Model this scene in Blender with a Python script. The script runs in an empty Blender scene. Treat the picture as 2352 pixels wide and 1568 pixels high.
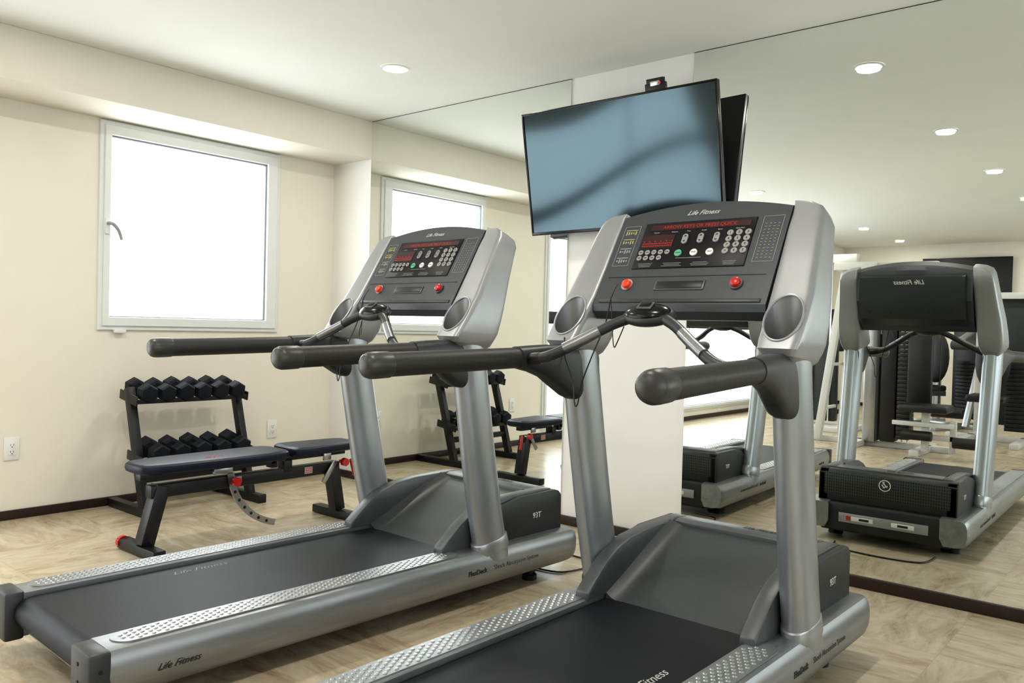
import bpy, bmesh, math
from mathutils import Matrix, Vector, Euler
S=bpy.context.scene
COL=bpy.context.collection
# ------------------------------------------------------------------ materials
def mat(name,col,rough=.5,metal=0.,var=.06,scale=25.,bump=0.,emis=None,es=0.,stretch=(1,1,1),spec=.5,coat=0.,rvar=.0):
    m=bpy.data.materials.new(name);m.use_nodes=True;nt=m.node_tree;N=nt.nodes;L=nt.links
    b=N['Principled BSDF'];b.inputs['Roughness'].default_value=rough;b.inputs['Metallic'].default_value=metal
    b.inputs['Specular IOR Level'].default_value=spec;b.inputs['Coat Weight'].default_value=coat
    tc=N.new('ShaderNodeTexCoord');mp=N.new('ShaderNodeMapping');mp.inputs['Scale'].default_value=stretch
    L.new(tc.outputs['Object'],mp.inputs[0])
    n=N.new('ShaderNodeTexNoise');n.inputs['Scale'].default_value=scale;n.inputs['Detail'].default_value=4
    L.new(mp.outputs[0],n.inputs['Vector'])
    r=N.new('ShaderNodeValToRGB')
    c=col
    r.color_ramp.elements[0].position=.3;r.color_ramp.elements[1].position=.7
    r.color_ramp.elements[0].color=(c[0]*(1-var),c[1]*(1-var),c[2]*(1-var),1)
    r.color_ramp.elements[1].color=(min(1,c[0]*(1+var)),min(1,c[1]*(1+var)),min(1,c[2]*(1+var)),1)
    L.new(n.outputs['Fac'],r.inputs[0]);L.new(r.outputs[0],b.inputs['Base Color'])
    if rvar:
        mr=N.new('ShaderNodeMapRange');mr.inputs['To Min'].default_value=max(0,rough-rvar);mr.inputs['To Max'].default_value=rough+rvar
        L.new(n.outputs['Fac'],mr.inputs[0]);L.new(mr.outputs[0],b.inputs['Roughness'])
    if bump:
        bp=N.new('ShaderNodeBump');bp.inputs['Strength'].default_value=bump;bp.inputs['Distance'].default_value=.002
        L.new(n.outputs['Fac'],bp.inputs['Height']);L.new(bp.outputs[0],b.inputs['Normal'])
    if emis:
        b.inputs['Emission Color'].default_value=(*emis,1);b.inputs['Emission Strength'].default_value=es
    return m
M={}
M['wall']=mat('cream_paint',(.75,.72,.635),.75,0,.012,6,.05)
M['wallw']=mat('white_paint',(.77,.77,.735),.7,0,.01,6,.05)
M['ceil']=mat('ceiling_paint',(.80,.82,.79),.8,0,.01,4)
M['base']=mat('dark_brown_wood',(.025,.014,.010),.4,0,.3,12,stretch=(8,1,8))
M['silver']=mat('silver_paint_metal',(.37,.395,.415),.36,.72,.06,14,.03,stretch=(1,1,.25),rvar=.05)
M['silverr']=mat('brushed_silver_rail',(.30,.315,.325),.38,.78,.16,30,.04,stretch=(1,.08,1),rvar=.06)
M['pod']=mat('silver_plastic',(.35,.36,.37),.38,.5,.02,20,.02)
M['cup']=mat('cup_liner_plastic',(.25,.255,.26),.40,.4,.02,20,.02)
M['grey']=mat('grey_plastic',(.052,.058,.060),.42,.1,.05,60,.08)
M['panel']=mat('panel_grey',(.066,.073,.079),.42,.2,.04,80,.05)
M['dgrey']=mat('dark_grey_plastic',(.030,.033,.034),.42,.0,.06,80,.1)
M['hood']=mat('graphite_plastic',(.018,.021,.022),.45,0,.06,70,.12)
M['frame']=mat('metallic_grey_plastic',(.095,.102,.106),.42,.4,.04,60,.05)
M['arm']=mat('grey_metallic_tube',(.05,.054,.056),.4,.4,.04,60,.05)
M['grip']=mat('grip_rubber',(.028,.0275,.026),.5,0,.1,140,.3)
M['gripcap']=mat('grip_cap_plastic',(.045,.045,.043),.38,0,.05,60,.05)
M['black']=mat('black_plastic',(.008,.008,.009),.4,0,.1,50,.05)
M['gloss']=mat('black_gloss',(.007,.007,.009),.2,0,.05,20,spec=.35)
M['lcdb']=mat('display_black',(.006,.006,.008),.4,0,.05,20,spec=.25)
M['belt']=mat('belt_rubber',(.007,.009,.013),.5,0,.25,400,.25,rvar=.05,spec=.28)
M['red']=mat('red_plastic',(.5,.012,.01),.25,0,.03,30,coat=.5)
M['orange']=mat('orange_red_plastic',(.7,.05,.015),.3,0,.03,30)
M['chrome']=mat('chrome',(.7,.7,.7),.2,1,.02,20)
M['sensor']=mat('sensor_steel',(.30,.31,.32),.32,.85,.02,20)
M['dimple']=mat('dimple_metal',(.40,.41,.42),.3,.85,.02,20)
M['white']=mat('white_print',(.5,.5,.48),.5,0,.02,30)
M['faint']=mat('faint_white_print',(.13,.135,.14),.5,0,.02,30)
M['wplast']=mat('white_plastic',(.74,.74,.72),.4,0,.01,30)
M['upvc']=mat('white_window_frame',(.70,.72,.71),.35,0,.01,30)
M['seal']=mat('grey_rubber_seal',(.2,.22,.23),.5,0,.01,30)
M['key']=mat('key_grey',(.30,.30,.29),.4,0,.03,30)
M['green']=mat('green_key',(.12,.42,.25),.4,0,.03,30)
M['yellow']=mat('yellow_print',(.36,.34,.16),.5,0,.03,30)
M['dimred']=mat('red_display_window',(.025,.005,.005),.4,0,.05,300,emis=(.5,.02,.01),es=.03)
M['led']=mat('red_led',(.25,.02,.015),.4,0,.02,30,emis=(1,.05,.03),es=.3)
M['pane']=mat('frosted_daylight_glass',(.9,.93,.95),.3,0,.01,3,emis=(.93,.98,1.0),es=6.)
M['pane2']=mat('frosted_daylight_glass_rear',(.9,.93,.95),.3,0,.01,3,emis=(.91,.96,1.0),es=3.4)
M['lamp']=mat('lamp_lens',(.9,.85,.75),.3,0,.01,3,emis=(1,.9,.74),es=18.)
M['pad']=mat('navy_black_vinyl',(.007,.012,.027),.42,0,.1,90,.15,spec=.35)
M['steelblk']=mat('black_powder_coat',(.009,.010,.012),.42,0,.1,60,.08)
M['rub']=mat('navy_rubber',(.005,.008,.014),.55,0,.15,60,.2,spec=.3)
M['mach']=mat('white_powder_coat',(.55,.55,.53),.35,0,.02,40)
M['steel']=mat('steel_tube',(.4,.41,.42),.3,.9,.04,30)
M['tvs']=mat('tv_screen_glass',(.060,.083,.094),.10,1,.02,3)
def mirror():
    m=bpy.data.materials.new('mirror_glass');m.use_nodes=True;nt=m.node_tree;b=nt.nodes['Principled BSDF']
    b.inputs['Metallic'].default_value=1;b.inputs['Roughness'].default_value=0.0
    n=nt.nodes.new('ShaderNodeTexNoise');n.inputs['Scale'].default_value=.7
    r=nt.nodes.new('ShaderNodeValToRGB');r.color_ramp.elements[0].color=(.865,.90,.865,1);r.color_ramp.elements[1].color=(.885,.91,.88,1)
    nt.links.new(n.outputs['Fac'],r.inputs[0]);nt.links.new(r.outputs[0],b.inputs['Base Color']);return m
M['mirror']=mirror()
def floor_mat():
    m=bpy.data.materials.new('travertine_tiles');m.use_nodes=True;nt=m.node_tree;N=nt.nodes;L=nt.links
    b=N['Principled BSDF'];tc=N.new('ShaderNodeTexCoord')
    def streak(sc,seed):
        mp=N.new('ShaderNodeMapping');mp.inputs['Scale'].default_value=sc;mp.inputs['Location'].default_value=(seed,seed*2,0)
        L.new(tc.outputs['Object'],mp.inputs[0])
        n=N.new('ShaderNodeTexNoise');n.inputs['Scale'].default_value=2.6;n.inputs['Detail'].default_value=12;n.inputs['Roughness'].default_value=.74;n.inputs['Distortion'].default_value=.9
        L.new(mp.outputs[0],n.inputs['Vector']);return n
    n1=streak((1.3,5,1),0);n2=streak((4.2,1.5,1),5)
    ck=N.new('ShaderNodeTexChecker');ck.inputs['Scale'].default_value=1/.6
    L.new(tc.outputs['Object'],ck.inputs['Vector'])
    mx=N.new('ShaderNodeMix');mx.data_type='FLOAT';L.new(ck.outputs['Fac'],mx.inputs[0]);L.new(n1.outputs['Fac'],mx.inputs[2]);L.new(n2.outputs['Fac'],mx.inputs[3])
    r=N.new('ShaderNodeValToRGB');e=r.color_ramp.elements
    e[0].position=.32;e[0].color=(.27,.20,.125,1);e[1].position=.68;e[1].color=(.57,.51,.40,1)
    x=e.new(.42);x.color=(.40,.33,.225,1);x=e.new(.53);x.color=(.49,.42,.305,1)
    L.new(mx.outputs[0],r.inputs[0])
    br=N.new('ShaderNodeTexBrick');br.offset=0;br.inputs['Scale'].default_value=1;br.inputs['Brick Width'].default_value=.6;br.inputs['Row Height'].default_value=.6
    br.inputs['Mortar Size'].default_value=.0015;br.inputs['Color1'].default_value=(1,1,1,1);br.inputs['Color2'].default_value=(.97,.97,.97,1);br.inputs['Mortar'].default_value=(.86,.83,.78,1)
    L.new(tc.outputs['Object'],br.inputs['Vector'])
    mu=N.new('ShaderNodeMix');mu.data_type='RGBA';mu.blend_type='MULTIPLY';mu.inputs[0].default_value=1
    L.new(r.outputs[0],mu.inputs[6]);L.new(br.outputs[0],mu.inputs[7]);L.new(mu.outputs[2],b.inputs['Base Color'])
    b.inputs['Roughness'].default_value=.27;return m
M['floor']=floor_mat()
def vent_mat():
    m=mat('perforated_graphite',(.028,.032,.032),.45);nt=m.node_tree;N=nt.nodes;L=nt.links
    b=N['Principled BSDF'];tc=N.new('ShaderNodeTexCoord');mp=N.new('ShaderNodeMapping');mp.inputs['Rotation'].default_value=(math.pi/2,0,0)
    L.new(tc.outputs['Object'],mp.inputs[0])
    br=N.new('ShaderNodeTexBrick');br.offset=0;br.inputs['Scale'].default_value=1;br.inputs['Brick Width'].default_value=.012;br.inputs['Row Height'].default_value=.015
    br.inputs['Mortar Size'].default_value=.003;br.inputs['Color1'].default_value=(.003,.003,.003,1);br.inputs['Color2'].default_value=(.003,.003,.003,1);br.inputs['Mortar'].default_value=(.04,.045,.045,1)
    L.new(mp.outputs[0],br.inputs['Vector']);L.new(br.outputs[0],b.inputs['Base Color']);return m
M['vent']=vent_mat()
# ------------------------------------------------------------------ builder
class B:
    def __init__(s): s.v=[];s.f=[];s.mi=[];s.mats=[];s.T=Matrix()
    def m(s,k):
        if k not in s.mats: s.mats.append(k)
        return s.mats.index(k)
    def add(s,vs,fs,k,T=None):
        T=s.T@(T or Matrix());o=len(s.v);s.v+=[T@Vector(v) for v in vs];i=s.m(k)
        for f in fs: s.f.append([o+a for a in f]);s.mi.append(i)
        return s
    def bm(s,bm,k,T=None):
        bm.verts.index_update();s.add([v.co.copy() for v in bm.verts],[[v.index for v in f.verts] for f in bm.faces],k,T);bm.free();return s
    def box(s,c,d,k,bev=.003,rot=None,seg=2):
        bm=bmesh.new();bmesh.ops.create_cube(bm,size=1)
        for v in bm.verts: v.co=Vector((v.co.x*d[0],v.co.y*d[1],v.co.z*d[2]))
        if bev>0: bmesh.ops.bevel(bm,geom=list(bm.edges),offset=min(bev,min(d)*.45),segments=seg,affect='EDGES',profile=.5)
        R=Euler(rot).to_matrix().to_4x4() if rot else Matrix()
        return s.bm(bm,k,Matrix.Translation(c)@R)
    def bar(s,a,b,w,h,k,bev=.003,up=(0,0,1)):
        a=Vector(a);b=Vector(b);d=(b-a);Ln=d.length;d.normalize();up=Vector(up)
        if abs(d.dot(up))>.99: up=Vector((0,1,0))
        x=d.cross(up).normalized();z=x.cross(d)
        R=Matrix((x,d,z)).transposed().to_4x4()
        bm=bmesh.new();bmesh.ops.create_cube(bm,size=1)
        for v in bm.verts: v.co=Vector((v.co.x*w,v.co.y*Ln,v.co.z*h))
        if bev>0: bmesh.ops.bevel(bm,geom=list(bm.edges),offset=min(bev,min(w,h)*.45),segments=2,affect='EDGES',profile=.5)
        return s.bm(bm,k,Matrix.Translation((a+b)/2)@R)
    def ringframe(s,x0,x1,y0,y1,z0,z1,tl,tr,tt,tb,k):
        e=.004
        def lp(x,oy): return [(x,y0+oy,z0+oy),(x,y1-oy,z0+oy),(x,y1-oy,z1-oy),(x,y0+oy,z1-oy)]
        def li(x,g): return [(x,y0+tl-g,z0+tb-g),(x,y1-tr+g,z0+tb-g),(x,y1-tr+g,z1-tt+g),(x,y0+tl-g,z1-tt+g)]
        rings=[lp(x0,0),lp(x1-e,0),lp(x1,e),li(x1,e),li(x1-e,0),li(x0,0)]
        vs=[p for r in rings for p in r];fs=[]
        for i in range(5):
            for j in range(4): fs.append([i*4+j,i*4+(j+1)%4,(i+1)*4+(j+1)%4,(i+1)*4+j])
        for j in range(4): fs.append([20+j,20+(j+1)%4,(j+1)%4,j])
        return s.add(vs,fs,k)
    def loft(s,rings,k,cap=True):
        n=len(rings[0]);vs=[p for r in rings for p in r];fs=[]
        for i in range(len(rings)-1):
            for j in range(n):
                fs.append([i*n+j,i*n+(j+1)%n,(i+1)*n+(j+1)%n,(i+1)*n+j])
        if cap: fs.append(list(range(n))[::-1]);fs.append([(len(rings)-1)*n+j for j in range(n)])
        return s.add(vs,fs,k)
    def tube(s,pts,r,k,seg=14,sub=0,cap=True,flat=1.):
        pts=[Vector(p) for p in pts]
        rs=r if isinstance(r,(list,tuple)) else [r]*len(pts)
        if sub:
            P=[pts[0]]+pts+[pts[-1]];RR=[rs[0]]+list(rs)+[rs[-1]];np_=[];nr=[]
            for i in range(1,len(P)-2):
                for q in range(sub):
                    t=q/sub;p0,p1,p2,p3=P[i-1:i+3]
                    np_.append(.5*((2*p1)+(-p0+p2)*t+(2*p0-5*p1+4*p2-p3)*t*t+(-p0+3*p1-3*p2+p3)*t**3));nr.append(RR[i]*(1-t)+RR[i+1]*t)
            np_.append(pts[-1]);nr.append(rs[-1]);pts=np_;rs=nr
        rings=[];ref=None
        for i,p in enumerate(pts):
            d=(pts[min(i+1,len(pts)-1)]-pts[max(i-1,0)])
            if d.length<1e-9: d=Vector((0,0,1))
            d.normalize()
            if ref is None:
                ref=Vector((0,0,1)) if abs(d.z)<.9 else Vector((1,0,0))
            x=(ref-d*ref.dot(d)).normalized();y=d.cross(x);ref=x
            rings.append([p+(x*math.cos(2*math.pi*j/seg)*flat+y*math.sin(2*math.pi*j/seg))*rs[i] for j in range(seg)])
        return s.loft(rings,k,cap)
    def cyl(s,a,b,r,k,seg=20,r2=None): return s.tube([a,b],[r,r if r2 is None else r2],k,seg)
    def ell(s,c,d,k,T=None,seg=20):
        bm=bmesh.new();bmesh.ops.create_uvsphere(bm,u_segments=seg,v_segments=max(6,seg//2),radius=1)
        for v in bm.verts: v.co=Vector((v.co.x*d[0],v.co.y*d[1],v.co.z*d[2]))
        return s.bm(bm,k,Matrix.Translation(c)@(T or Matrix()))
    def ext(s,prof,x0,x1,k,axis='x',bev=0):
        n=len(prof)
        if axis=='x': vs=[(x0,a,b) for a,b in prof]+[(x1,a,b) for a,b in prof]
        elif axis=='y': vs=[(a,x0,b) for a,b in prof]+[(a,x1,b) for a,b in prof]
        else: vs=[(a,b,x0) for a,b in prof]+[(a,b,x1) for a,b in prof]
        fs=[[j,(j+1)%n,n+(j+1)%n,n+j] for j in range(n)]+[list(range(n))[::-1],[n+j for j in range(n)]]
        bm=bmesh.new();V=[bm.verts.new(v) for v in vs]
        for f in fs: bm.faces.new([V[i] for i in f])
        bmesh.ops.recalc_face_normals(bm,faces=bm.faces)
        if bev: bmesh.ops.bevel(bm,geom=[e for e in bm.edges if e.calc_face_angle(0)>.5],offset=bev,segments=2,affect='EDGES',profile=.5)
        return s.bm(bm,k)
    def text(s,t,size,T,k,ext=.0005,shear=0.,bold=0.):
        cu=bpy.data.curves.new('tx','FONT');cu.body=t;cu.size=size;cu.extrude=ext;cu.align_x='CENTER';cu.align_y='CENTER';cu.shear=shear;cu.offset=bold;cu.resolution_u=3
        ob=bpy.data.objects.new('tx',cu);COL.objects.link(ob)
        dg=bpy.context.evaluated_depsgraph_get();me=bpy.data.meshes.new_from_object(ob.evaluated_get(dg))
        s.add([v.co.copy() for v in me.vertices],[list(p.vertices) for p in me.polygons],k,T)
        bpy.data.objects.remove(ob);bpy.data.curves.remove(cu);bpy.data.meshes.remove(me);return s
    def obj(s,name,parent=None,ang=35,**kw):
        me=bpy.data.meshes.new(name);me.from_pydata([tuple(v) for v in s.v],[],s.f)
        for k in s.mats: me.materials.append(M[k])
        for p,i in zip(me.polygons,s.mi): p.material_index=i;p.use_smooth=True
        bm=bmesh.new();bm.from_mesh(me);bmesh.ops.recalc_face_normals(bm,faces=bm.faces);bm.to_mesh(me);bm.free()
        me.set_sharp_from_angle(angle=math.radians(ang));me.update()
        o=bpy.data.objects.new(name,me);COL.objects.link(o)
        if parent: o.parent=parent
        for a,b in kw.items(): o[a]=b
        return o
def root(name,loc,label,cat,rz=0,group=None):
    e=bpy.data.objects.new(name,None);e.empty_display_size=.1;COL.objects.link(e);e.location=loc;e.rotation_euler=(0,0,rz)
    e['label']=label;e['category']=cat
    if group:e['group']=group
    return e
def copytree(o,parent=None):
    c=o.copy();COL.objects.link(c)
    if parent: c.parent=parent
    for ch in o.children: copytree(ch,c)
    return c
def struct(o): o['kind']='structure';return o
# ------------------------------------------------------------------ room
C=2.494;SO=2.235;s_=.4206;YR=-9.8;XR=7.6
struct(B().box(((XR)/2,YR/2,-.05),(XR+.4,-YR+.4,.1),'floor',0).obj('floor'))
struct(B().box(((XR)/2,YR/2,C+.05),(XR+.4,-YR+.4,.1),'ceil',0).obj('ceiling'))
b=B()
wins=[(-1.6546,-.4641,1.026,2.225),(-7.6,-2.53,.12,2.04)]
def wallpart(b,y0,y1,z0,z1): b.box((-.1,(y0+y1)/2,(z0+z1)/2),(.2,abs(y1-y0),z1-z0),'wall',0)
prev=.2
for (y0,y1,z0,z1) in wins:
    wallpart(b,y1,prev,0,C);wallpart(b,y0,y1,0,z0);wallpart(b,y0,y1,z1,C);prev=y0
wallpart(b,YR-.2,prev,0,C)
struct(b.obj('wall_left'))
struct(B().box((XR/2,.1,C/2),(XR,.2,C),'wallw',0).obj('wall_back'))
b=B()
b.box((XR+.1,-.3,C/2),(.2,1.0,C),'wall',0);b.box((XR+.1,-9.3,C/2),(.2,1.4,C),'wall',0)
b.box((XR+.1,-4.7,.35),(.2,7.8,.7),'wall',0);b.box((XR+.1,-4.7,C-.1),(.2,7.8,.2),'wall',0);b.box((XR+.1,-4.7,1.5),(.2,.5,1.6),'wall',0)
struct(b.obj('wall_right'))
struct(B().box((XR/2,YR-.1,C/2),(XR,.2,C),'wall',0).obj('wall_front'))
struct(B().box((s_/2,YR/2,(SO+C)/2),(s_,-YR,C-SO),'wall',.004).obj('trim_1'))
bb=.05
struct(B().box((.008,YR/2,bb/2),(.016,-YR,bb),'base',.002).obj('baseboard_left'))
struct(B().box((XR/2,-.010,bb/2),(XR,.020,bb),'base',.002).obj('baseboard_back'))
struct(B().box((XR/2,YR+.008,bb/2),(XR,.016,bb),'base',.002).obj('baseboard_front'))
struct(B().box((1.27,-.003,C-.002),(1.70,.008,.003),'black',0).obj('trim_2'))
struct(B().box(((2.878+XR)/2,-.003,C-.002),(XR-2.878,.008,.003),'black',0).obj('trim_3'))
def mirr(x0,x1,lab):
    o=B().box(((x0+x1)/2,-.004,(bb+C-.004)/2),(x1-x0,.008,C-.004-bb),'mirror',0).obj('wall_mirror')
    o['label']=lab;o['category']='mirror'
mirr(s_,2.1207,'frameless full-height wall mirror beside the painted corner')
mirr(2.878,XR-.02,'wide frameless full-height wall mirror behind the treadmills')
def window(name,y0,y1,z0,z1,pk,ml,mr,mt,mb,handle=False,transom=False):
    e=bpy.data.objects.new(name,None);COL.objects.link(e);e['kind']='structure';e.location=(0,0,0)
    o=.028
    B().ringframe(-.06,.016,y0-.004,y1+.004,z0-.004,z1+.004,o,o,o,o,'upvc').obj('window_frame',e)
    B().ringframe(-.05,.028,y0+o-.008,y1-o+.008,z0+o-.008,z1-o+.008,ml-o+.004,mr-o+.004,mt-o+.004,mb-o+.004,'upvc').obj('sash',e)
    B().ringframe(-.02,.012,y0+ml-.006,y1-mr+.006,z0+mb-.006,z1-mt+.006,.008,.012,.012,.008,'seal').obj('glazing_seal',e)
    B().box((-.02,(y0+ml+y1-mr)/2,(z0+mb+z1-mt)/2),(.012,(y1-mr-y0-ml),(z1-mt-z0-mb)),pk,0).obj('window_pane',e)
    if handle:
        b=B();yy=y0+.036
        b.box((.034,yy,1.62),(.015,.03,.09),'upvc',.005)
        b.tube([(.03,yy,1.635),(.055,yy,1.635),(.065,yy+.02,1.63),(.066,yy+.05,1.595),(.064,yy+.068,1.545)],[.009,.010,.011,.010,.008],'key',10,4)
        b.obj('window_handle',e)
        b=B();b.box((.022,y0+.12,z0-.010),(.02,.07,.02),'upvc',.003);b.obj('hinge_cap',e)
    if transom:
        B().box((.005,(y0+y1)/2,1.20),(.04,y1-y0-.06,.12),'black',.004).obj('transom_bar',e)
        B().box((.003,-5.1,1.08),(.03,.04,1.85),'upvc',.004).obj('mullion',e)
    return e
window('window_1',*wins[0],'pane',.062,.102,.082,.078,True)
window('window_2',*wins[1],'pane2',.06,.06,.06,.06,False,True)
for i,(y0,y1) in enumerate(((-8.6,-4.95),(-4.45,-.8))):  # right-wall windows are added, out of view, to give fill daylight
    e=bpy.data.objects.new('window_%d'%(3+i),None);COL.objects.link(e);e['kind']='structure'
    b=B()
    for (a,c_) in (((y0,y0+.06),(.7,2.3)),((y1-.06,y1),(.7,2.3)),((y0+.06,y1-.06),(2.24,2.3)),((y0+.06,y1-.06),(.7,.76)),(((y0+y1)/2-.03,(y0+y1)/2+.03),(.76,2.24))):
        b.box((XR+.02,(a[0]+a[1])/2,(c_[0]+c_[1])/2),(.06,a[1]-a[0],c_[1]-c_[0]),'upvc',.004)
    b.obj('window_frame',e)
    B().box((XR+.05,(y0+y1)/2,1.5),(.012,y1-y0-.08,1.5),'pane2',0).obj('window_pane',e)  # glowing pane of the added windows, a fill light into the room
def outlet(y,z,lab):
    e=root('wall_outlet',(0,y,z),lab,'outlet',group='wall outlets')
    B().box((.004,0,0),(.008,.076,.122),'wplast',.003).obj('cover_plate',e)
    b=B();b.box((.009,0,0),(.004,.035,.068),'wplast',.001)
    for dz in (.018,-.018):
        for dy in (-.007,.007): b.box((.0115,dy,dz+.003),(.001,.002,.009),'black',0)
        b.cyl((.011,0,dz-.008),(.012,0,dz-.008),.003,'black',8)
    b.obj('socket',e)
outlet(-.48,.36,'white wall outlet beside the dumbbell rack');outlet(-2.09,.38,'white double wall outlet low on the cream wall')
first=None
for ix,xx in enumerate((1.45,3.5)):
    for iy,yy in enumerate((-.72,-2.38,-4.04,-5.7,-7.36,-9.0)):
        if first is None:
            e=root('ceiling_downlight',(xx,yy,C),'round recessed downlight glowing warm white in the ceiling','light',group='recessed ceiling downlights')
            b=B();n=28;prof=[(.078,-.001),(.076,-.006),(.066,-.008),(.058,-.003)]
            rings=[[(r*math.cos(2*math.pi*j/n),r*math.sin(2*math.pi*j/n),z) for j in range(n)] for r,z in prof]
            b.loft(rings,'wplast',False);b.obj('trim_ring',e)
            B().cyl((0,0,-.002),(0,0,-.006),.058,'lamp',28).obj('lamp_lens',e);first=e
        else:
            e=copytree(first);e.location=(xx,yy,C)
        l=bpy.data.lights.new('lamp','AREA');l.shape='DISK';l.size=.11;l.energy=11;l.color=(1,.94,.86)
        lo=bpy.data.objects.new('lamp_light',l);lo.location=(xx,yy,C-.02);COL.objects.link(lo)
# ------------------------------------------------------------------ TV
def tv(loc,w,h,yaw,tilt,roll,lab,facing=1,scr='tvs'):
    e=root('television',(0,0,0),lab,'television')
    rx=Vector((math.cos(yaw),math.sin(yaw),0));n=Vector((math.sin(yaw),-math.cos(yaw),0))
    up=Vector((0,0,1))*math.cos(tilt)+n*math.sin(tilt)
    rr=rx*math.cos(roll)+up*math.sin(roll);uu=up*math.cos(roll)-rx*math.sin(roll);nn=rr.cross(uu)
    Rm=Matrix((rr,uu,nn)).transposed().to_4x4()
    if facing<0: Rm=Matrix.Rotation(math.pi,4,'Z')@Rm
    e.matrix_world=Matrix.Translation(loc)@Rm
    b=B();b.box((0,0,-.016),(w,h,.03),'black',.006)
    b.box((0,-.05,-.045),(w*.7,h*.6,.04),'black',.02);b.obj('casing',e)
    b=B();t=.011
    for c,d in (((0,h/2-t/2,.003),(w,t,.010)),((0,-h/2+t/2+.002,.003),(w,t+.006,.010)),((w/2-t/2,0,.003),(t,h,.010)),((-w/2+t/2,0,.003),(t,h,.010))): b.box(c,d,'gloss',.0015)
    b.obj('bezel',e)
    # very slightly warped panel glass, as real thin panels have
    nx,ny=40,20;vs=[];fs=[];W=w-2*t+.004;H=h-2*t+.004
    for j in range(ny+1):
        for i in range(nx+1):
            x=-W/2+W*i/nx;y=-H/2+H*j/ny
            vs.append((x,y,.0035+.0085*y*math.sin(2*math.pi*x/W+.4)))
    for j in range(ny):
        for i in range(nx):
            a=j*(nx+1)+i;fs.append([a,a+1,a+nx+2,a+nx+1])
    b=B();b.add(vs,fs,scr);b.obj('screen',e)
    b=B();b.box((0,-.03,-.078),(.25,.2,.03),'steelblk',.004);b.obj('wall_bracket',e)
    return e
TVe=tv((2.521,-.142,1.952),1.148,.666,.037,.182,.011,'large black flat-screen television tilted down on the wall column')
b=B();b.box((.24,.345,-.03),(.11,.05,.03),'black',.004);b.box((.24,.375,-.03),(.095,.035,.022),'black',.003);b.box((.245,.366,-.012),(.05,.022,.004),'chrome',.001);b.box((.27,.366,-.0095),(.014,.012,.002),'red',0)
b.box((.22,.35,-.06),(.03,.02,.04),'steelblk',.002)
b.obj('media_player',TVe)
tv((2.18,YR+.094,1.93),1.17,.69,0,.0,0,'black flat-screen television mounted on the far wall',-1,'gloss')
# ------------------------------------------------------------------ treadmill
def sgn(a,p): return math.copysign(abs(a)**p,a)
def ring_uv(ui,uo,pf,pb,n=28,e=4.):
    c=((ui+uo)/2,(pf[0]+pb[0])/2,(pf[1]+pb[1])/2);h=((pb[0]-pf[0])/2,(pb[1]-pf[1])/2);du=(uo-ui)/2
    out=[]
    for j in range(n):
        t=2*math.pi*(j+.5)/n;x=sgn(math.cos(t),2/e);y=sgn(math.sin(t),2/e)
        out.append((c[0]+du*x,c[1]+h[0]*y,c[2]+h[1]*y))
    return out
FM=Matrix(((1,0,0,0),(0,.5075,-.8617,-.237),(0,.8617,.5075,1.183),(0,0,0,1)))
SIDE=lambda u,v,z:Matrix(((0,0,1,u),(1,0,0,v),(0,1,0,z),(0,0,0,1)))
BACK=lambda u,v,z:Matrix(((-1,0,0,u),(0,0,1,v),(0,1,0,z),(0,0,0,1)))
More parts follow.
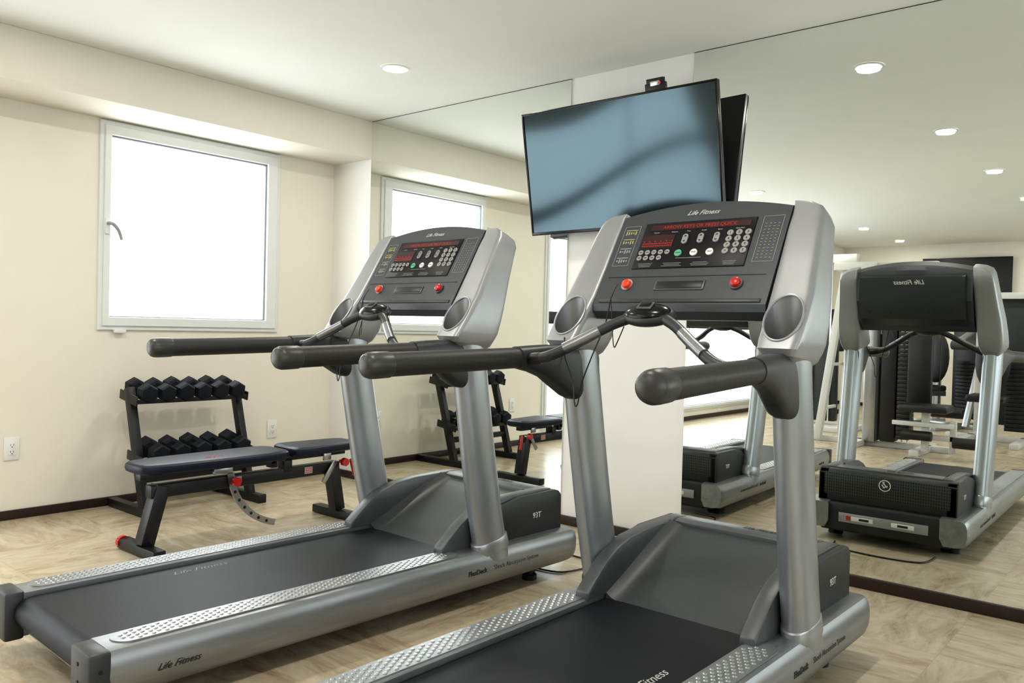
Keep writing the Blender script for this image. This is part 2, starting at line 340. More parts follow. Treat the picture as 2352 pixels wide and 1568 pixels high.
def treadmill(loc,rz,lab):
    T=root('treadmill',loc,lab,'treadmill',rz,'treadmills')
    bpy.context.view_layer.update()
    for sd in (-1,1):
        pr=[(.272,.10),(.272,.206),(.276,.210),(.372,.210),(.388,.204),(.398,.190),(.404,.165),(.405,.135),(.401,.105),(.392,.082),(.375,.066),(.34,.06),(.29,.06)]
        b=B();st=[]
        for v,k in ((-1.55,1),(.40,1),(.44,.985),(.462,.95),(.474,.88)):
            st.append([(sd*((x-.33)*(k if x>.33 else 1)+.33),v,(z-.135)*k+.135) for x,z in pr])
        b.loft(st,'silverr');rail=b.obj('side_rail',T,ang=30)
        b=B()
        b.box((sd*.341,-1.575,.133),(.132,.06,.156),'dgrey',.010)
        for vv in (.16,.105): b.cyl((sd*.39,-1.575,vv),(sd*.408,-1.575,vv),.006,'black',10)
        for vv in (.17,.12): b.cyl((sd*.33,-1.603,vv),(sd*.33,-1.607,vv),.006,'black',10)
        b.obj('end_cap',T)
        b=B();pw=.046;y0,y1=-1.52,-.22;cx=.330;n=12
        out=[(cx+pw*math.cos(a),y1-pw+pw*math.sin(a)) for a in [math.pi*i/n for i in range(n+1)]]+[(cx+pw*math.cos(a),y0+pw+pw*math.sin(a)) for a in [math.pi+math.pi*i/n for i in range(n+1)]]
        b.ext([(sd*x,y) for x,y in out],.209,.2135,'silverr','z')
        rows=int((y1-y0-.05)/.019)
        for i in range(rows):
            for j in range(4 if i%2==0 else 3):
                x=cx+((j-1.5)*.0215 if i%2==0 else (j-1)*.0215);y=y0+.03+i*.019;r=.0068
                if (abs(x-cx)>.025 and (i<1 or i>rows-2)): continue
                vs=[];fs=[]
                for q,(rr,hh) in enumerate(((r,0),(r*.7,.003))):
                    vs+=[(sd*x+rr*math.cos(2*math.pi*a/8),y+rr*math.sin(2*math.pi*a/8),.2134+hh) for a in range(8)]
                for a in range(8): fs.append([a,(a+1)%8,8+(a+1)%8,8+a])
                fs.append([8+a for a in range(8)])
                b.add(vs,fs,'dimple')
        b.obj('foot_pad',rail)
        if sd>0:
            B().text('FlexDeck',.027,SIDE(.4056,-.16,.138),'hood',.0006,0,.0005).obj('rail_lettering',rail)
            B().text('Shock Absorption System',.026,SIDE(.4056,.068,.139),'frame',.0004,0,-.0003).obj('rail_lettering',rail)
            B().text('Life Fitness',.028,SIDE(.4056,-1.36,.128),'hood',.0005,.5).obj('rail_lettering',rail)
    b=B();b.box((0,-1.50,.10),(.56,.07,.07),'silverr',.006);b.box((0,-.6,.11),(.56,.9,.05),'black',.004);b.box((0,-1.30,.12),(.56,.5,.04),'black',.004)
    b.obj('deck',T)
    b=B()
    n=14;r=.05;zc=.142;top=.192
    prof=[(-.10,top)]+[(-1.53-r*math.sin(math.pi*i/n),zc+r*math.cos(math.pi*i/n)) for i in range(n+1)]+[(-.10,zc-r)]
    b.ext(prof,-.262,.262,'belt','x');b.obj('running_belt',T,ang=25)
    for sd in (-1,1):
        b=B();b.cyl((sd*.30,.27,0),(sd*.30,.27,.022),.032,'black',18);b.cyl((sd*.30,.27,.02),(sd*.30,.27,.08),.016,'black',12)
        b.obj('levelling_foot',T)
        B().cyl((sd*.25,.30,.031),(sd*.285,.30,.031),.03,'black',18).obj('transport_wheel',T)
        b=B();b.cyl((sd*.30,-1.42,0),(sd*.30,-1.42,.025),.03,'black',18);b.cyl((sd*.30,-1.42,.02),(sd*.30,-1.42,.09),.014,'black',12);b.obj('levelling_foot',T)
    # motor cover
    b=B()
    side=[(-.272,.205),(-.270,.232),(-.22,.272),(-.17,.312),(-.10,.350),(-.02,.374),(.10,.387),(.33,.391),(.385,.386),(.385,.20),(-.1,.205)]
    for sd in (-1,1): b.ext(side,sd*.264,sd*.316,'frame','x',.005)
    b.ext([(.28,.34),(.28,.384),(.31,.3905),(.386,.386),(.386,.34)],-.264,.264,'frame','x',.003)
    b.obj('motor_cover_frame',T,ang=40)
    b=B()
    nu=24;pts=[(-.165,.190),(-.13,.202),(-.06,.230),(.02,.265),(.10,.301),(.18,.335),(.24,.357),(.285,.371)]
    rings=[]
    for i in range(nu+1):
        u=-.266+.532*i/nu;e=abs(u)/.266;k=max(0,(e-.80)/.20)**2
        rings.append([(u,a-k*.03*(q/7),z+k*.022) for q,(a,z) in enumerate(pts)]+[(u,.285,.2),(u,-.165,.17)])
    b.loft(rings,'grey');b.obj('motor_cover_scoop',T,ang=50)
    b=B()
    for sd in (-1,1): b.ext([(-.08,.19),(-.08,.30),(.05,.36),(.15,.38),(.385,.383),(.41,.376),(.428,.355),(.43,.205),(.38,.19)],sd*.29,sd*.341,'hood','x',.004)
    b.ext([(.30,.19),(.30,.36),(.37,.383),(.41,.376),(.428,.355),(.43,.205),(.38,.19)],-.337,.337,'hood','x',.003)
    hood=b.obj('motor_cover',T,ang=40)
    B().box((0,.430,.300),(.62,.004,.12),'vent',.001).obj('vent_grille',hood)
    b=B();b.ext([(.10,.05),(.10,.20),(.455,.205),(.46,.19),(.452,.06),(.44,.05)],-.318,.318,'hood','x',.008)
    b.box((0,.462,.13),(.44,.004,.05),'pod',.002);b.box((-.10,.4645,.13),(.11,.003,.022),'wplast',.001);b.box((.10,.4645,.13),(.11,.003,.022),'wplast',.001);b.box((-.17,.466,.13),(.02,.006,.022),'red',.001)
    b.box((.10,.466,.13),(.05,.002,.012),'hood',0);b.box((-.09,.466,.13),(.05,.002,.012),'hood',0)
    b.obj('lower_cover',T)
    B().text('93T',.034,SIDE(.3416,.262,.288),'wplast',.0005,0,.0).obj('model_lettering',hood)
    b=B()
    n=30;Tm=BACK(0,.4335,.322)
    rings=[[(rr*math.cos(2*math.pi*j/n),rr*math.sin(2*math.pi*j/n),h) for j in range(n)] for rr,h in ((.030,0),(.030,.002),(.026,.002),(.026,0))]
    vs=[p for r_ in rings for p in r_];fs=[[i*n+j,i*n+(j+1)%n,(i+1)*n+(j+1)%n,(i+1)*n+j] for i in range(3) for j in range(n)]
    b.add(vs,fs,'wplast',Tm)
    for x,y,w_,h_,a in ((0,.004,.034,.005,.8),(-.003,-.006,.026,.005,-.5),(.008,-.004,.022,.005,.9),(.006,.015,.009,.009,0)):
        bm=bmesh.new();bmesh.ops.create_cube(bm,size=1)
        for v in bm.verts: v.co=Vector((v.co.x*w_,v.co.y*h_,v.co.z*.002))
        b.bm(bm,'wplast',Tm@Matrix.Translation((x,y,.001))@Matrix.Rotation(a,4,'Z'))
    b.obj('emblem',hood)
    B().text('Life Fitness',.03,Matrix(((1,0,0,.05),(0,1,0,.350),(0,0,1,.3905),(0,0,0,1))),'dgrey',.0004,.4).obj('cover_lettering',hood)
    VU=lambda t:-.028-.190*(t**.78)
    for sd in (-1,1):
        b=B();rg=[]
        for i in range(17):
            t=i/16;z=.165+(1.07-.165)*t;v=VU(t);u=.360+.009*t;a=.048-.001*t;d=.082-.004*t
            rg.append([(sd*u+a*sgn(math.cos(q),.85),v+d*sgn(math.sin(q),.85),z) for q in [2*math.pi*j/32 for j in range(32)]])
        b.loft(rg,'silver');up=b.obj('upright',T)
        b=B();rg=[]
        for z,k in ((.20,1.05),(.21,1.07),(.245,1.05),(.25,1.0)):
            v=VU((z-.165)/.905)
            rg.append([(sd*.3605+.048*k*sgn(math.cos(q),.85),v+.082*k*sgn(math.sin(q),.85),z+.02*math.sin(q)) for q in [2*math.pi*j/32 for j in range(32)]])
        b.loft(rg,'dgrey' if sd<0 else 'silver');b.obj('upright_collar',up)
    for sd in (-1,1):
        st=[(.345,.398,(-.290,1.022),(-.15,1.0)),(.322,.418,(-.322,1.040),(-.125,1.02)),(.311,.427,(-.3335,1.060),(-.11,1.045)),(.306,.431,(-.3155,1.085),(-.095,1.07)),(.304,.431,(-.2725,1.145),(-.075,1.13)),(.300,.427,(-.222,1.215),(-.055,1.195)),
            (.298,.415,(-.165,1.308),(-.025,1.275)),(.297,.402,(-.10,1.42),(.015,1.375)),(.297,.396,(-.072,1.462),(.034,1.42)),(.297,.385,(-.060,1.484),(.034,1.447)),(.297,.356,(-.052,1.497),(.03,1.468)),(.297,.315,(-.047,1.503),(.026,1.48))]
        b=B();b.loft([ring_uv(a,c,f,g,48,8.) if sd>0 else [(-p[0],p[1],p[2]) for p in ring_uv(a,c,f,g,48,8.)] for a,c,f,g in st],'pod')
        pod=b.obj('console_side_pod',T,ang=42)
        ax=Vector((0,-.12,1)).normalized();c0=Vector((sd*.367,-.2725,1.145))
        cb=B();cb.cyl(c0-ax*.080,c0+ax*.2,.054,'cup',48);cut=cb.obj('cutter',T)
        md=pod.modifiers.new('b','BOOLEAN');md.operation='DIFFERENCE';md.object=cut;md.solver='EXACT'
        if hasattr(md,'material_mode'): md.material_mode='TRANSFER'
        bpy.context.view_layer.update();dg=bpy.context.evaluated_depsgraph_get();dg.update()
        me=bpy.data.meshes.new_from_object(pod.evaluated_get(dg));pod.modifiers.clear();pod.data=me
        me.set_sharp_from_angle(angle=math.radians(25))
        bpy.data.objects.remove(cut)
        pts=[]
        for j in range(40):
            a=2*math.pi*j/40;x=.054*math.cos(a);y=.054*math.sin(a)
            t=y/.84;pts.append(Vector((sd*(.367+x*1.0),-.2725+y-.12*t-.001,1.145+t)))
        rg=[]
        cen=Vector((sd*.367,-.2725,1.145));nrm=Vector((0,-.811,.585))
        for p in pts+[pts[0]]:
            d=(p-cen).normalized();rg.append([p+(d*math.cos(q)+nrm*math.sin(q))*.0035 for q in [2*math.pi*i/8 for i in range(8)]])
        b=B();b.loft(rg,'pod',False);b.obj('cup_holder_rim',pod)
    b=B();rg=[];nu=20
    for i in range(nu+1):
        u=-.298+.596*i/nu;tt=.353+.040*(1-(u/.298)**2)
        fv=-.237+.5075*tt;fz=1.183+.8617*tt
        rg.append([(u,-.237,1.183),(u,fv,fz),(u,fv+.02,fz+.002),(u,fv+.065,fz-.022),(u,fv+.075,fz-.05),(u,.02,1.30),(u,-.04,1.19),(u,-.12,1.135),(u,-.21,1.135),(u,-.236,1.16)])
    b.loft(rg,'panel')
    con=b.obj('console',T,ang=25)
    b=B();b.T=FM
    b.box((0,.012,.002),(.56,.012,.003),'dgrey',.001)
    b.box((0,.069,.001),(.175,.036,.006),'frame',.003);b.box((0,.069,.003),(.163,.028,.006),'black',.003)
    b.box((0,.104,.0008),(.55,.002,.002),'dgrey',.0)
    b.obj('storage_slot',con)
    b=B();b.T=FM;b.text('Life Fitness',.025,Matrix.Translation((.0,.352,.001)),'white',.0005,.5,.0002);b.obj('console_lettering',con)
    for k,(x0,x1,y0,y1) in enumerate(((-.278,-.218,.150,.312),(.218,.282,.150,.318))):
        b=B();b.T=FM
        for c,d in ((((x0+x1)/2,y0),(x1-x0,.0015)),(((x0+x1)/2,y1),(x1-x0,.0015)),((x0,(y0+y1)/2),(.0015,y1-y0)),((x1,(y0+y1)/2),(.0015,y1-y0))): b.box((c[0],c[1],.0008),(d[0],d[1],.0015),'key',0)
        if k==0:
            for q in range(4):
                yy=y0+.02+q*.038
                b.box(((x0+x1)/2,yy+.012,.0008),(.044,.003,.0015),'yellow' if q>1 else 'key',0)
                for w in range(5): b.box((x0+.012+w*.009,yy,.0008),(.005,.006+.003*((w*3+q)%4),.0015),'key' if q<2 else 'yellow',0)
        else:
            for q in range(12):
                for w in range(4): b.box((x0+.012+w*.0135,y0+.014+q*.0115,.0008),(.006,.002,.0015),'key' if (q+w)%3 else 'yellow',0)
        b.obj('printed_chart',con)
    b=B();b.T=FM;b.box((0,.227,.001),(.394,.184,.005),'lcdb',.002)
    ax_=lambda a:-.197+.394*a
    by=lambda q:.319-.184*q
    b.box((ax_(.51),by(.12),.0038),(.352,.022,.0015),'dimred',0)
    b.text('ARROW KEYS OR PRESS QUICK',.0185,Matrix.Translation((ax_(.51),by(.12),.0048)),'led',.0003,0,-.0003)
    b.box((ax_(.17),by(.42),.0038),(.115,.052,.0015),'dimred',0)
    for q in range(5):
        for w in range(16):
            if q<2+((w*7)%3==0): b.box((ax_(.17)-.052+w*.007,by(.42)-.018+q*.009,.0048),(.0045,.003,.001),'led',0)
    for a,t in ((.13,'Calories'),(.30,'Distance'),(.43,'Time'),(.57,'Incline'),(.71,'Speed'),(.88,'Heart Rate')): b.text(t,.0065,Matrix.Translation((ax_(a),by(.225),.004)),'white',.0002)
    for q in range(3):
        for w,ln in enumerate((.06,.08,.07,.05)): b.box((ax_(.12+.25*w),by(.90+.03*q),.0038),(ln*(.9-.1*((q+w)%3)),.0013,.0008),'key',0)
    b.box((ax_(.5),by(.80),.0038),(.09,.0015,.0008),'key',0)
    b.obj('display_window',con)
    for a in (.42,.56,.70):
        b=B();b.T=FM
        for dy,k in ((.008,'key'),(-.010,'key')): b.cyl((ax_(a),by(.40)+dy+.001,.003),(ax_(a),by(.40)+dy+.001,.008),.0098,k,18)
        b.box((ax_(a),by(.40),.0055),(.0195,.020,.005),'key',.001)
        b.add([(ax_(a)-.005,by(.40)+.008,.0084),(ax_(a)+.005,by(.40)+.008,.0084),(ax_(a),by(.40)+.015,.0084)],[[0,1,2]],'black')
        b.add([(ax_(a)-.005,by(.40)-.007,.0084),(ax_(a)+.005,by(.40)-.007,.0084),(ax_(a),by(.40)-.014,.0084)],[[0,1,2]],'black')
        b.obj('arrow_button',con)
    for i in range(4):
        for j in range(3):
            b=B();b.T=FM
            x=ax_(.81+.075*j);y=by(.32+.125*i);b.cyl((x,y,.003),(x,y,.007),.0105,'key',16)
            b.text(['1','2','3','4','5','6','7','8','9','<','0','E'][i*3+j],.012,Matrix.Translation((x,y,.0074)),'black',.0003)
            b.obj('number_key',con)
    for i in range(2):
        for j in range(5 if i==0 else 4):
            b=B();b.T=FM
            x=ax_(.045+.062*j);y=by(.66+.12*i);b.cyl((x,y,.003),(x,y,.0065),.0092,'key',16);b.box((x,y,.0068),(.010,.0025,.0006),'hood',0)
            b.obj('program_key',con)
    for a,k,t in ((.40,'green','QUICK'),(.54,'wplast','PAUSE'),(.68,'wplast','CLEAR')):
        b=B();b.T=FM
        b.cyl((ax_(a),by(.70),.003),(ax_(a),by(.70),.008),.0125,k,22);b.text(t,.0058,Matrix.Translation((ax_(a),by(.70),.0084)),'hood',.0002)
        b.obj('round_button',con)
    for sd,k in ((-1,'orange'),(1,'red')):
        b=B();b.T=FM
        b.cyl((sd*.19,.072,0),(sd*.19,.072,.006),.021,'chrome' if sd<0 else 'frame',24);b.cyl((sd*.19,.072,.005),(sd*.19,.072,.014),.0165,k,24,.015);b.ell((sd*.19,.072,.014),(.015,.015,.005),k)
        b.obj('emergency_stop_button',con,label='orange-red safety key button' if sd<0 else 'round red stop button')
    b=B()
    rg=[]
    for i in range(13):
        u=-.27+.54*i/12;k=.02*(1-(u/.27)**2)
        rg.append([(u,-.03,1.165),(u,.035+k,1.20),(u,.072+k,1.33),(u,.067+k,1.43),(u,.03,1.45),(u,-.02,1.3)])
    b.loft(rg,'hood');
    for u in (-.22,-.1,.1,.22): b.cyl((u,.06,1.235),(u,.065,1.235),.006,'black',8)
    bc=b.obj('console_back_cover',T)
    B().text('Life Fitness',.035,BACK(0,.0905,1.400),'white',.0006,.4,.0004).obj('back_lettering',bc)
    for sd in (-1,1):
        b=B();p0=Vector((sd*.392,-.47,1.004));p1=Vector((sd*.432,-1.05,.988))
        b.tube([p0,p0.lerp(p1,.5),p1],[.0325,.0335,.034],'grip',26)
        hr=b.obj('handrail',T)
        b=B();d=(p1-p0).normalized();q=p1-d*.012
        rs=[(0,.035),(.004,.0365),(.045,.0370),(.064,.0362),(.075,.0325),(.082,.025),(.086,.013),(.087,.002)]
        b.tube([q+d*(a-.03) for a,r_ in rs],[r_ for a,r_ in rs],'gripcap',26);b.obj('handrail_end_cap',hr)
        b=B()
        sts=[((-.515,.969),(-.515,1.039),.0345),((-.46,.958),(-.465,1.042),.036),((-.40,.938),(-.405,1.045),.037),((-.345,.905),(-.35,1.046),.038),((-.295,.874),(-.29,1.046),.039),((-.24,.856),(-.23,1.045),.040),((-.19,.855),(-.19,1.04),.041),((-.155,.865),(-.15,1.03),.040)]
        rg=[]
        for qi,(lo,hi,w) in enumerate(sts):
            cv,cz=(lo[0]+hi[0])/2,(lo[1]+hi[1])/2;hv,hz=(hi[0]-lo[0])/2,(hi[1]-lo[1])/2;uc=.395-.028*min(1,((cv+.515)/.22))
            ex=.95-.45*min(1,qi/3)
            rg.append([(sd*(uc)+w*sgn(math.cos(t),ex),cv+hv*sgn(math.sin(t),ex),cz+hz*sgn(math.sin(t),ex)) for t in [2*math.pi*j/32 for j in range(32)]])
        b.loft(rg,'dgrey');b.obj('handrail_bracket',T,ang=50)
    b=B()
    for sd in (-1,1):
        b.tube([(sd*.375,-.475,.998),(sd*.33,-.492,1.003),(sd*.27,-.488,1.018),(sd*.19,-.452,1.062),(sd*.11,-.41,1.112),(sd*.05,-.385,1.138)],[.016,.017,.017,.016,.016,.017],'arm',16,5)
        b.tube([(sd*.375,-.475,.998),(sd*.34,-.49,1.002),(sd*.31,-.492,1.006)],[.019,.0205,.019],'black',16,4)
        b.tube([(sd*.235,-.478,1.0385),(sd*.19,-.455,1.064),(sd*.14,-.428,1.0945)],[.0170,.0174,.0170],'sensor',16,3)
    bar=b.obj('heart_rate_bar',T)
    b=B();Tm=Matrix.Rotation(.5,4,'X');b.ell((0,-.376,1.143),(.088,.050,.028),'dgrey',Tm,28)
    b.ell((0,-.382,1.150),(.078,.043,.026),'gloss',Tm,28)
    b.T=Matrix.Translation((0,-.397,1.172))@Matrix.Rotation(.62,4,'X');b.box((0,0,0),(.05,.034,.006),'frame',.004);b.box((0,.002,.003),(.036,.02,.004),'gloss',.002)
    b.obj('heart_rate_hub',bar)
    b=B();b.tube([(-.19,-.262,1.245),(-.197,-.285,1.20),(-.205,-.30,1.12),(-.235,-.33,1.01),(-.262,-.345,.92),(-.272,-.345,.865),(-.281,-.345,.85),(-.288,-.345,.868),(-.295,-.345,.93),(-.33,-.345,1.01),(-.345,-.33,1.07)],.0022,'black',6,6)
    b.tube([(-.197,-.285,1.195),(-.17,-.31,1.08),(-.15,-.33,1.045),(-.12,-.36,1.06),(-.09,-.37,1.11)],.0018,'black',6,6)
    b.obj('safety_cord',T)
    return T
T1=treadmill((2.3325,-1.1873,0),-.0407,'silver-grey treadmill beside the bench and dumbbell rack')
T2=copytree(T1);T2.location=(3.6185,-1.2413,0);T2.rotation_euler=(0,0,-.0096);T2['label']='silver-grey treadmill below the television with lit red display'
VB=lambda u,v,z:Matrix(((0,-1,0,u),(1,0,0,v),(0,0,1,z),(0,0,0,1)))
B().text('Life Fitness',.046,VB(-.19,-1.00,.1925),'faint',.0003,.5).obj('belt_lettering',T1)
B().text('Life Fitness',.046,VB(.19,-.66,.1925),'white',.0003,.5).obj('belt_lettering',T2)
b=B();b.tube([(3.40,-.74,.005),(3.45,-.62,.005),(3.66,-.58,.005),(3.85,-.62,.005),(3.88,-.78,.005)],.004,'black',8,6)
o=b.obj('power_cable');o['label']='black power cable lying on the floor under a treadmill';o['category']='cable'
b=B();b.tube([(2.40,-.68,.005),(2.5,-.52,.005),(2.72,-.55,.005),(2.70,-.76,.005),(2.55,-.8,.005)],.004,'black',8,6)
o=b.obj('power_cable');o['label']='black power cable coiled on the floor by a treadmill';o['category']='cable'
# ------------------------------------------------------------------ dumbbell rack
RY=-1.235
R=root('dumbbell_rack',(0,RY,0),'black steel two-tier dumbbell rack against the cream wall','rack')
for sd in (-1,1):
    y=sd*.33
    b=B();b.box((.28,y,.025),(.50,.05,.05),'steelblk',.004);b.box((.54,y,.025),(.03,.056,.054),'black',.006);b.obj('foot',R)
    b=B();b.bar((.42,y,.04),(.22,y,.70),.042,.055,'steelblk',.004,up=(1,0,0));b.obj('upright',R)
def shelf(xc,z,tilt):
    b=B()
    b.T=Matrix.Translation((xc,0,z))@Matrix.Rotation(tilt,4,'Y')
    for x in (-.075,.075):
        b.box((x,0,0),(.045,.68,.006),'steelblk',.002);b.box((x+.024,0,.010),(.005,.68,.026),'steelblk',.001)
    for sd in (-1,1): b.box((0,sd*.345,.012),(.21,.010,.055),'steelblk',.006)
    b.obj('shelf',R);return b.T
Ta=shelf(.245,.635,.16);Tb=shelf(.345,.300,.16)
b=B();b.bar((.37,-.32,.20),(.37,.32,.20),.04,.04,'steelblk');b.obj('cross_bar',R)
def dumbbell(loc,r,tilt,roll):
    e=root('dumbbell',loc,'black rubber hex dumbbell with steel handle resting on the rack','dumbbell',0,'hex dumbbells on the rack');e.rotation_euler=(roll,tilt,0)
    n=6
    for sd in (-1,1):
        rg=[]
        for x,k in ((.035,.62),(.042,.9),(.050,1),(.098,1),(.110,.86),(.1135,.55)):
            rg.append([(sd*x,r*k*math.cos(math.pi/6+2*math.pi*j/n),r*k*math.sin(math.pi/6+2*math.pi*j/n)) for j in range(n)])
        B().loft(rg,'rub').obj('head',e,ang=20)
    B().tube([(-.04,0,0),(-.02,0,0),(0,0,0),(.02,0,0),(.04,0,0)],[.012,.014,.0165,.014,.012],'chrome',14).obj('handle',e)
    return e
for i in range(6):
    r=.056-.002*(i%2);p=Ta@Vector((0,0,.0035+r*.87))
    dumbbell((p.x,RY-.278+i*.111,p.z),r,.16,0)
for i in range(5):
    r=.059-.002*(i%2);p=Tb@Vector((0,0,.0035+r*.87))
    dumbbell((p.x,RY-.255+i*.1275,p.z),r,.16,0)
# ------------------------------------------------------------------ bench
BN=root('weight_bench',(1.16,-1.37,0),'adjustable weight bench with navy-black pads and black frame','bench')
def pad(b,y0,y1,w0,w1,z,th,k='pad'):
    n=40;rg=[]
    cy=(y0+y1)/2;hy=(y1-y0)/2
    def outl(sc,zz):
        o=[]
        for j in range(n):
            t=2*math.pi*j/n;cx=sgn(math.cos(t),.35);sy=sgn(math.sin(t),.35);w=(w0+(w1-w0)*(sy+1)/2)/2
            o.append((cx*(w-sc),cy+sy*(hy-sc),zz))
        return o
    for sc,zz in ((.016,z-th),(.004,z-th+.008),(0,z-th*.5),(.003,z-.010),(.012,z-.002),(.03,z)): rg.append(outl(sc,zz))
    b.loft(rg,k)
b=B();pad(b,-.62,.165,.25,.29,.435,.048);bp_=b.obj('back_pad',BN)
B().text('GYM',.045,Matrix(((0,-1,0,.06),(1,0,0,-.25),(0,0,1,.4355),(0,0,0,1))),'red',.0003,.3).obj('pad_lettering',bp_)
b=B();pad(b,.19,.63,.28,.20,.44,.048);b.obj('seat_pad',BN)
b=B();b.box((0,.0,.295),(.055,1.08,.060),'steelblk',.004)
b.box((0,-.23,.368),(.05,.72,.03),'steelblk',.004);b.box((0,.40,.375),(.05,.36,.025),'steelblk',.004)
b.bar((0,-.48,.32),(0,-.555,.05),.07,.065,'steelblk',.004,up=(0,1,0));b.bar((0,.50,.31),(0,.55,.05),.065,.065,'steelblk',.004,up=(0,1,0))
b.box((-.03,-.555,.028),(.36,.06,.045),'steelblk',.005);b.box((-.0,.565,.025),(.42,.06,.045),'steelblk',.005)
b.box((0,.2,.335),(.06,.05,.06),'steelblk',.003);b.box((0,.12,.36),(.05,.04,.05),'steelblk',.003)
b.obj('frame',BN)
b=B()
x=-.20;b.cyl((x-.012,-.56,.03),(x+.012,-.56,.03),.030,'red',20);b.cyl((x-.014,-.56,.03),(x+.014,-.56,.03),.014,'black',12)
b.obj('wheel',BN)
b=B();n=16;out=[];inn=[]
for i in range(n+1):
    t=i/n;a=math.pi*(1.02)+t*math.pi*.40;r1,r2=.36,.325;cy_,cz_=.20,.36
    out.append((cy_+.0+r1*math.cos(a),cz_+r1*math.sin(a)*.92));inn.append((cy_+r2*math.cos(a),cz_+r2*math.sin(a)*.92))
b.ext(out+inn[::-1],.036,.044,'steel','x')
for i in range(2,n,2):
    p=((out[i][0]+inn[i][0])/2,(out[i][1]+inn[i][1])/2);b.cyl((.043,p[0],p[1]),(.0452,p[0],p[1]),.008,'black',10)
b.obj('adjustment_ladder',BN)
for yy,zz in ((-.13,.30),(.54,.325)):
    b=B();b.cyl((.03,yy,zz),(.07,yy,zz),.009,'chrome',12);b.cyl((.06,yy,zz),(.085,yy,zz),.023,'red',8);b.obj('knob',BN)
B().bar((.05,.60,.335),(.055,.625,.235),.018,.018,'red',.005).obj('release_handle',BN)
for yy in (-.10,.33):
    b=B();b.box((.029,yy,.298),(.002,.05,.035),'white',0)
    for q in range(3): b.box((.0305,yy,.288+q*.010),(.001,.044,.004),'orange',0)
    b.obj('warning_sticker',BN)
b=B();b.box((.03,-.18,.355),(.02,.10,.03),'steel',.003);b.obj('bracket',BN)
b=B();b.box((.03,.45,.36),(.012,.05,.04),'steel',.003);b.bar((.04,.50,.33),(.04,.42,.22),.006,.03,'steel');b.obj('bracket',BN)
# ------------------------------------------------------------------ rear gym machines (seen in the mirror)
G=root('multi_gym',(2.55,-4.95,0),'white-framed multi gym with weight stack and black pads','gym machine')
b=B()
b.box((0,0,.03),(1.0,.08,.06),'mach',.006);b.box((-.30,-.15,.03),(.08,.9,.06),'mach',.006);b.box((.30,.15,.03),(.08,.7,.06),'mach',.006)
b.bar((-.72,.1,.03),(-.50,.05,1.78),.07,.07,'mach',.005,up=(0,1,0));b.bar((-.62,-.3,.03),(-.46,-.1,1.78),.06,.06,'mach',.005,up=(0,1,0))
b.box((-.40,0,1.80),(.40,.26,.08),'mach',.01);b.box((-.1,0,1.80),(.9,.07,.07),'mach',.006)
for q in range(3): b.bar((-.66+.06*q,-.22,.35+.45*q),(-.66+.06*q,.10,.35+.45*q),.03,.03,'mach',.003)
b.box((-.5,0,.03),(.6,.07,.06),'mach',.006)
b.bar((.38,.42,.05),(.38,.42,.42),.06,.06,'mach');b.bar((.38,.42,.40),(.30,.0,.40),.06,.06,'mach');b.bar((.2,.36,.18),(.62,.36,.18),.05,.05,'mach');b.bar((.60,.36,.05),(.60,.36,.35),.05,.05,'mach')
b.bar((.10,.45,.30),(.62,.45,.30),.04,.04,'mach')
b.obj('machine_frame',G)
b=B();b.box((-.22,.05,.92),(.13,.10,1.75),'steel',.02);b.box((-.04,.05,.92),(.14,.14,1.70),'black',.01);b.box((-.14,.08,.92),(.03,.10,1.70),'hood',.005);b.obj('weight_tower',G)
b=B()
for q in range(30): b.box((.10,.03,.12+q*.042),(.12,.16,.038),'black',.003)
b.cyl((.08,.03,.05),(.08,.03,1.75),.01,'chrome',8);b.cyl((.13,.03,.05),(.13,.03,1.75),.01,'chrome',8);b.obj('weight_stack',G)
b=B();b.box((.27,.22,.80),(.22,.07,.80),'black',.025);b.obj('back_pad',G)
b=B();b.box((.38,.42,.45),(.42,.32,.07),'black',.025);b.obj('seat',G)
B().cyl((.62,.46,.16),(.86,.46,.16),.05,'black',18).obj('roller_pad',G);B().cyl((.2,.5,.2),(.45,.5,.2),.045,'black',18).obj('roller_pad',G)
b=B();b.bar((.02,.1,1.45),(.02,.55,1.38),.04,.04,'black');b.bar((.50,.1,1.45),(.50,.55,1.38),.04,.04,'black');b.cyl((.02,.55,1.38),(.02,.55,1.12),.02,'black',10);b.cyl((.50,.55,1.38),(.50,.55,1.12),.02,'black',10);b.bar((.02,.1,1.45),(.50,.1,1.45),.05,.05,'black');b.obj('press_arm',G)
b=B();b.cyl((.42,.12,1.75),(.42,.12,.48),.004,'black',6);b.cyl((-.30,.16,1.75),(-.30,.16,.2),.004,'black',6);b.cyl((.42,.12,1.70),(.42,.15,1.70),.05,'black',16);b.obj('cable',G)
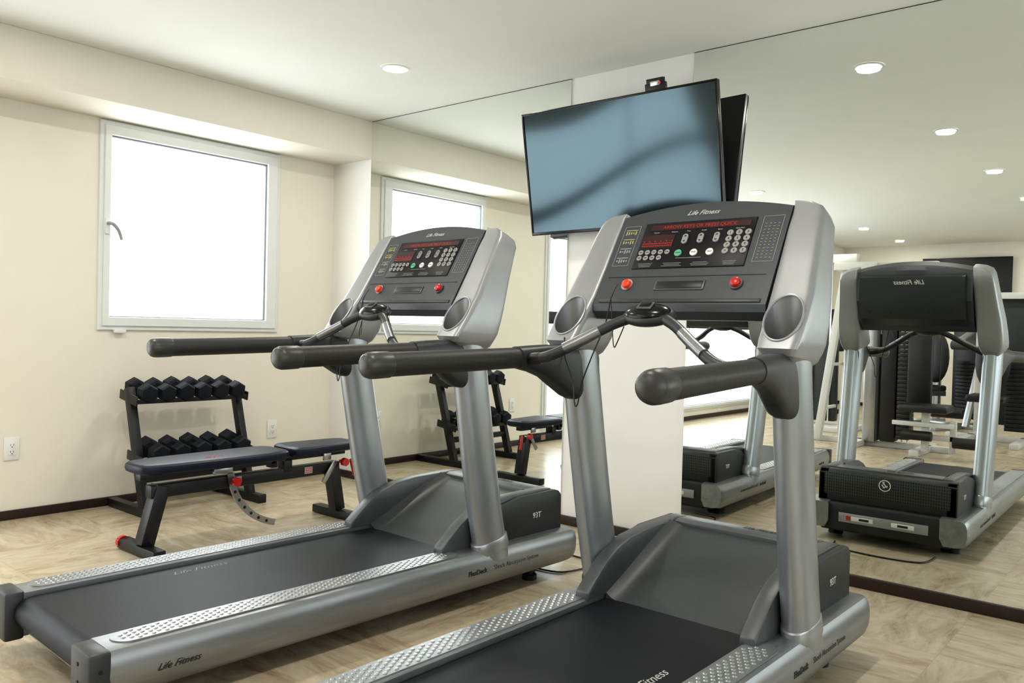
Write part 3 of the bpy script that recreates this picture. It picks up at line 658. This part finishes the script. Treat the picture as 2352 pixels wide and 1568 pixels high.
def press(loc,lab,m='mach',rz=0):
    G2=root('chest_press_machine',loc,lab,'gym machine',rz)
    b=B();b.box((0,0,.03),(.9,.08,.06),m,.006);b.box((-.2,.1,.03),(.08,1.1,.06),m,.006);b.box((.3,.1,.03),(.08,1.1,.06),m,.006)
    b.bar((-.2,-.3,.05),(-.2,-.3,1.6),.07,.07,m,.005,up=(0,1,0));b.bar((.42,-.3,.05),(.42,-.3,1.6),.07,.07,m,.005,up=(0,1,0));b.bar((-.2,-.3,1.58),(.42,-.3,1.58),.07,.07,m);b.bar((.0,.3,.05),(.0,.3,.45),.06,.06,m,.004,up=(0,1,0));b.bar((.0,-.1,.4),(.0,.45,.42),.06,.06,m)
    b.bar((.5,.3,.05),(.5,.0,.9),.06,.06,m);b.obj('machine_frame',G2)
    b=B();b.ell((0,.10,.86),(.17,.05,.32),'black',None,24);b.obj('back_pad',G2)
    b=B();b.box((0,.32,.48),(.36,.36,.08),'black',.03);b.obj('seat',G2)
    b=B()
    for q in range(16): b.box((.2,-.3,.12+q*.045),(.26,.14,.041),'black',.003)
    b.box((.2,-.38,.85),(.5,.02,1.4),'hood',.01)
    b.obj('weight_stack',G2)
    b=B();b.cyl((.40,.45,1.02),(.70,.45,1.02),.055,'grip',18);b.bar((.42,-.2,1.3),(.42,.45,1.02),.05,.05,'steel');b.obj('press_arm',G2)
    B().cyl((-.5,.45,.3),(-.2,.45,.3),.05,'black',18).obj('roller_pad',G2)
press((3.15,-6.4,0),'white-framed seated press machine with black oval back pad')
press((2.35,-7.6,0),'grey-framed seated press machine near the far wall','steel',.3)
press((3.55,-8.3,0),'white-framed press machine standing near the far wall','mach',-.3)
G3=root('exercise_bike',(.85,-7.6,0),'black and grey upright exercise bike by the windows','exercise bike')
b=B();b.box((0,0,.04),(.12,1.0,.08),'pod',.02);b.box((0,.5,.03),(.5,.08,.06),'black',.01);b.box((0,-.5,.03),(.5,.08,.06),'black',.01)
b.ell((0,.2,.38),(.10,.32,.30),'hood',None,24);b.bar((0,.35,.5),(0,.55,1.25),.07,.09,'pod',.02);b.bar((0,-.15,.4),(0,-.3,.85),.06,.06,'pod',.01);b.obj('body',G3)
b=B();b.box((0,.55,1.36),(.34,.10,.26),'black',.03,rot=(-.4,0,0));b.obj('console',G3)
b=B();b.tube([(-.24,.25,1.12),(-.24,.45,1.2),(0,.52,1.12),(.24,.45,1.2),(.24,.25,1.12)],.018,'black',10,4);b.obj('handlebar',G3)
b=B();b.ell((0,-.3,.92),(.14,.16,.05),'black',None,20);b.box((0,-.52,1.1),(.34,.08,.46),'black',.03,rot=(.2,0,0));b.obj('seat',G3)
b=B();b.cyl((-.14,.2,.38),(.14,.2,.38),.02,'steel',10);b.bar((.13,.2,.38),(.13,.35,.28),.02,.03,'steel');b.bar((-.13,.2,.38),(-.13,.05,.48),.02,.03,'steel');b.box((.18,.36,.27),(.1,.1,.03),'black',.01);b.box((-.18,.04,.49),(.1,.1,.03),'black',.01);b.obj('pedal_crank',G3)
G4=root('cable_tower',(1.45,-6.0,0),'tall white cable tower with dark weight guard','gym machine')
b=B();b.box((0,0,.03),(.8,.6,.06),'mach',.01);b.bar((-.3,0,.05),(-.3,0,1.98),.07,.07,'mach',.005,up=(0,1,0));b.bar((.3,0,.05),(.3,0,1.98),.07,.07,'mach',.005,up=(0,1,0));b.box((0,0,1.98),(.75,.12,.10),'mach',.01);b.obj('machine_frame',G4)
b=B();b.box((0,-.02,.75),(.34,.10,1.3),'hood',.01);b.cyl((-.1,.05,.1),(-.1,.05,1.95),.012,'chrome',10);b.cyl((.1,.05,.1),(.1,.05,1.95),.012,'chrome',10);b.obj('weight_guard',G4)
b=B();b.box((-.3,.1,1.25),(.08,.08,.12),'black',.01);b.tube([(-.3,.16,1.25),(-.3,.2,1.1),(-.25,.2,1.0)],.015,'black',8,3);b.obj('pulley',G4)
# ------------------------------------------------------------------ world, camera
w=bpy.data.worlds.new('world');S.world=w;w.use_nodes=True;w.node_tree.nodes['Background'].inputs[0].default_value=(.9,.95,1,1);w.node_tree.nodes['Background'].inputs[1].default_value=.8
yaw,pit,rol,f=.6991,-.0177,.0254,1893.88
F=Vector((-math.sin(yaw)*math.cos(pit),math.cos(yaw)*math.cos(pit),math.sin(pit)));R0=Vector((math.cos(yaw),math.sin(yaw),0));U0=R0.cross(F)
Rv=math.cos(rol)*R0+math.sin(rol)*U0;Uv=-math.sin(rol)*R0+math.cos(rol)*U0
cd=bpy.data.cameras.new('camera');cd.sensor_width=36;cd.lens=f/2352*36;cd.clip_start=.02
co=bpy.data.objects.new('camera',cd);COL.objects.link(co)
mw=Matrix((Rv,Uv,-F)).transposed().to_4x4();mw.translation=(4.8777,-3.7460,1.1);co.matrix_world=mw;S.camera=co
S.view_settings.view_transform='Standard';S.view_settings.exposure=-.12
try: S.view_settings.look='Medium High Contrast'
except Exception as ex: print('LOOK',ex)
